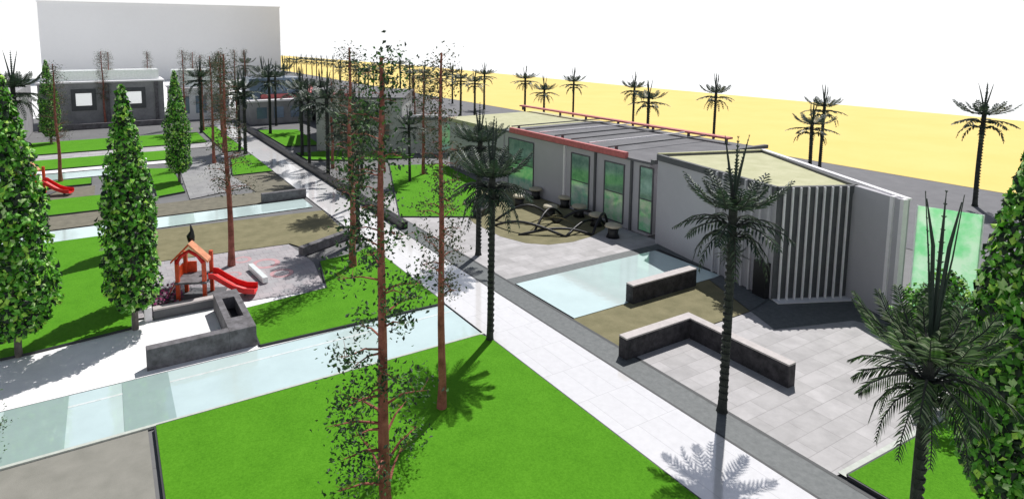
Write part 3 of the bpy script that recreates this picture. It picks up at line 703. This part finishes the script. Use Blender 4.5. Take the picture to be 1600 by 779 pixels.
for i,(u,v,hh,l) in enumerate([(165,196,10.4,'thin tree between the two bright windows of the stone building'),(175,190,10.2,'thin tree just right of the pair by the first bright window'),(234,172,10,'thin tree right of the second bright window'),(290,200,10.6,'thin tree behind the second leafy column'),(318,205,10,'thin tree before the pale building, leftmost there'),(347,215,10.6,'thin dark tree before the pale building, centre'),(370,190,10.5,'thin dark tree before the pale building, right'),(95,285,10,'thin grey-brown tree right of the large left column tree'),(335,255,10.4,'thin brown tree on the grey slab court'),(385,172,10.3,'thin tree beyond the pale building, beside the walkway end'),(305,178,10,'thin tree between the stone building and the pale building'),(350,238,10.6,'thin tree at the far corner of the grey slab court'),(520,262,8.5,'thin tree on the paving in front of the concrete grey block'),(600,268,9.2,'thin tree just right of the concrete grey block, left of the right-hand lawn'),(648,236,8.2,'thin tree against the low grey building with dark roof')]):
    x,y=g(u,v); put_sl(slB,x,y,i*1.3,(1.15,1.15,hh/11.6),l)
# low shrubs by the pavilion on the right
def shrub(x,y,r,label,mat,seed):
    rnd=random.Random(seed); e=empty('shrub',(x,y,0)); st=MB(); lf=MB()
    for k in range(9):
        a=rnd.uniform(0,6.28); q=Vector((math.cos(a)*r*.6,math.sin(a)*r*.6,r*rnd.uniform(.6,1.2)))
        st.tube([(0,0,0),q*.5+Vector((0,0,.1)),q],[.03,.02,.006],4)
    st.build('stem',M['greybark'],e)
    for i in range(900):
        d=Vector((rnd.gauss(0,1),rnd.gauss(0,1),abs(rnd.gauss(0,1)))).normalized()*r*rnd.random()**.4; d.z*=1.15
        if noise.noise(d*2+Vector((seed,0,0)))<-.15: continue
        leafcard(lf,d+Vector((0,0,.15)),(d.normalized()+Vector((rnd.gauss(0,.5),rnd.gauss(0,.5),rnd.gauss(0,.5)))).normalized(),.17,rnd)
    lf.build('foliage',M[mat],e); tag(e,label,'shrub','shrubs right of the pavilion')
shrub(29.6,10.7,1.3,'dark green shrub at the end fins of the pavilion','birchleaf',1)
shrub(27.8,9.2,1.2,'green shrub behind the big near palm','cypress',2)
shrub(30.2,8.6,1.5,'bright green shrub in front of the glass screen','cypress',4)
shrub(25.3,7.6,1.1,'dark shrub on the lawn edge right of the big near palm','birchleaf',5)

shrub(24.6,6.6,1.5,'pale and dark speckled bush between the big near palm and the edge tree','cypress',7)
def small_tree(x,y,H,r0,label,mat,seed,n=2600):
    rnd=random.Random(seed); e=empty('leafy_tree',(x,y,0)); t=MB(); lf=MB()
    t.tube([(0,0,0),(.03,0,H*.4),(0,.04,H*.8)],[.10,.07,.02],7)
    bl=[]
    for k in range(16):
        a=rnd.uniform(0,6.28); z=H*rnd.uniform(.3,.85); q=Vector((math.cos(a)*r0*rnd.uniform(.5,.9),math.sin(a)*r0*rnd.uniform(.5,.9),z+rnd.uniform(.1,.5)))
        t.tube([(0,0,z-.3),q*.5+Vector((0,0,(z-.3)*.5)),q],[.04,.025,.006],4); bl.append(q)
    t.build('trunk',M['greybark'],e)
    for i in range(n):
        q=rnd.choice(bl); d=Vector((rnd.gauss(0,1),rnd.gauss(0,1),rnd.gauss(0,.8))).normalized()*r0*.42*rnd.random()**.4
        leafcard(lf,q+d,(d.normalized()+Vector((rnd.gauss(0,.6),rnd.gauss(0,.6),rnd.gauss(.3,.6)))).normalized(),.15*rnd.uniform(.6,1.3),rnd)
    lf.build('crown',M[mat],e); tag(e,label,'tree')
x,y=g(1500,640); small_tree(x,y,4.2,1.3,'small dark leafy tree just right of the big near palm','birchleaf',31)
x,y=g(1450,560); small_tree(x,y,3.2,1.2,'small bright green leafy tree below the glass screen','cypress',32,2000)

# ---------------------------------------------------------------- world, sun, camera
SUN_AZ=56.3; SUN_EL=58
w=D.worlds.new('World'); S.world=w; w.use_nodes=True; nt=w.node_tree; nt.nodes.clear()
out=N(nt,'ShaderNodeOutputWorld'); sky=N(nt,'ShaderNodeTexSky'); sky.sky_type='NISHITA'; sky.sun_disc=False
sky.sun_elevation=R(SUN_EL); sky.sun_rotation=R(SUN_AZ)
b1=N(nt,'ShaderNodeBackground'); b1.inputs[1].default_value=.06; nt.links.new(sky.outputs[0],b1.inputs[0])
b2=N(nt,'ShaderNodeBackground'); b2.inputs[0].default_value=(1,1,.995,1); b2.inputs[1].default_value=1.02
tc=N(nt,'ShaderNodeTexCoord'); sx=N(nt,'ShaderNodeSeparateXYZ'); nt.links.new(tc.outputs['Generated'],sx.inputs[0])
mr=N(nt,'ShaderNodeMapRange'); mr.inputs['From Min'].default_value=.12; mr.inputs['From Max'].default_value=.50
mr.inputs['To Min'].default_value=1; mr.inputs['To Max'].default_value=.05; nt.links.new(sx.outputs[2],mr.inputs[0])
ms=N(nt,'ShaderNodeMixShader'); nt.links.new(mr.outputs[0],ms.inputs[0]); nt.links.new(b1.outputs[0],ms.inputs[1]); nt.links.new(b2.outputs[0],ms.inputs[2])
nt.links.new(ms.outputs[0],out.inputs[0])
sl=D.lights.new('sun','SUN'); sl.energy=4.7; sl.angle=R(.5); sl.color=(1,.97,.93)
so=D.objects.new('sun',sl); COL.objects.link(so)
dv=Vector((math.cos(R(SUN_EL))*math.sin(R(SUN_AZ)),math.cos(R(SUN_EL))*math.cos(R(SUN_AZ)),math.sin(R(SUN_EL))))
so.rotation_euler=dv.to_track_quat('Z','Y').to_euler(); so.location=(0,0,40)
cam=D.cameras.new('camera'); co=D.objects.new('camera',cam); COL.objects.link(co)
cam.sensor_width=36; cam.lens=FOC/1600*36; cam.shift_x=100/1600; cam.shift_y=-(389.5-171)/1600
cam.clip_start=.1; cam.clip_end=9000
co.location=(0,0,CAMH); co.rotation_euler=(math.pi/2-PITCH,0,-YAW)
S.camera=co
S.view_settings.view_transform='Standard'; S.view_settings.look='None'; S.view_settings.exposure=0; S.view_settings.gamma=1
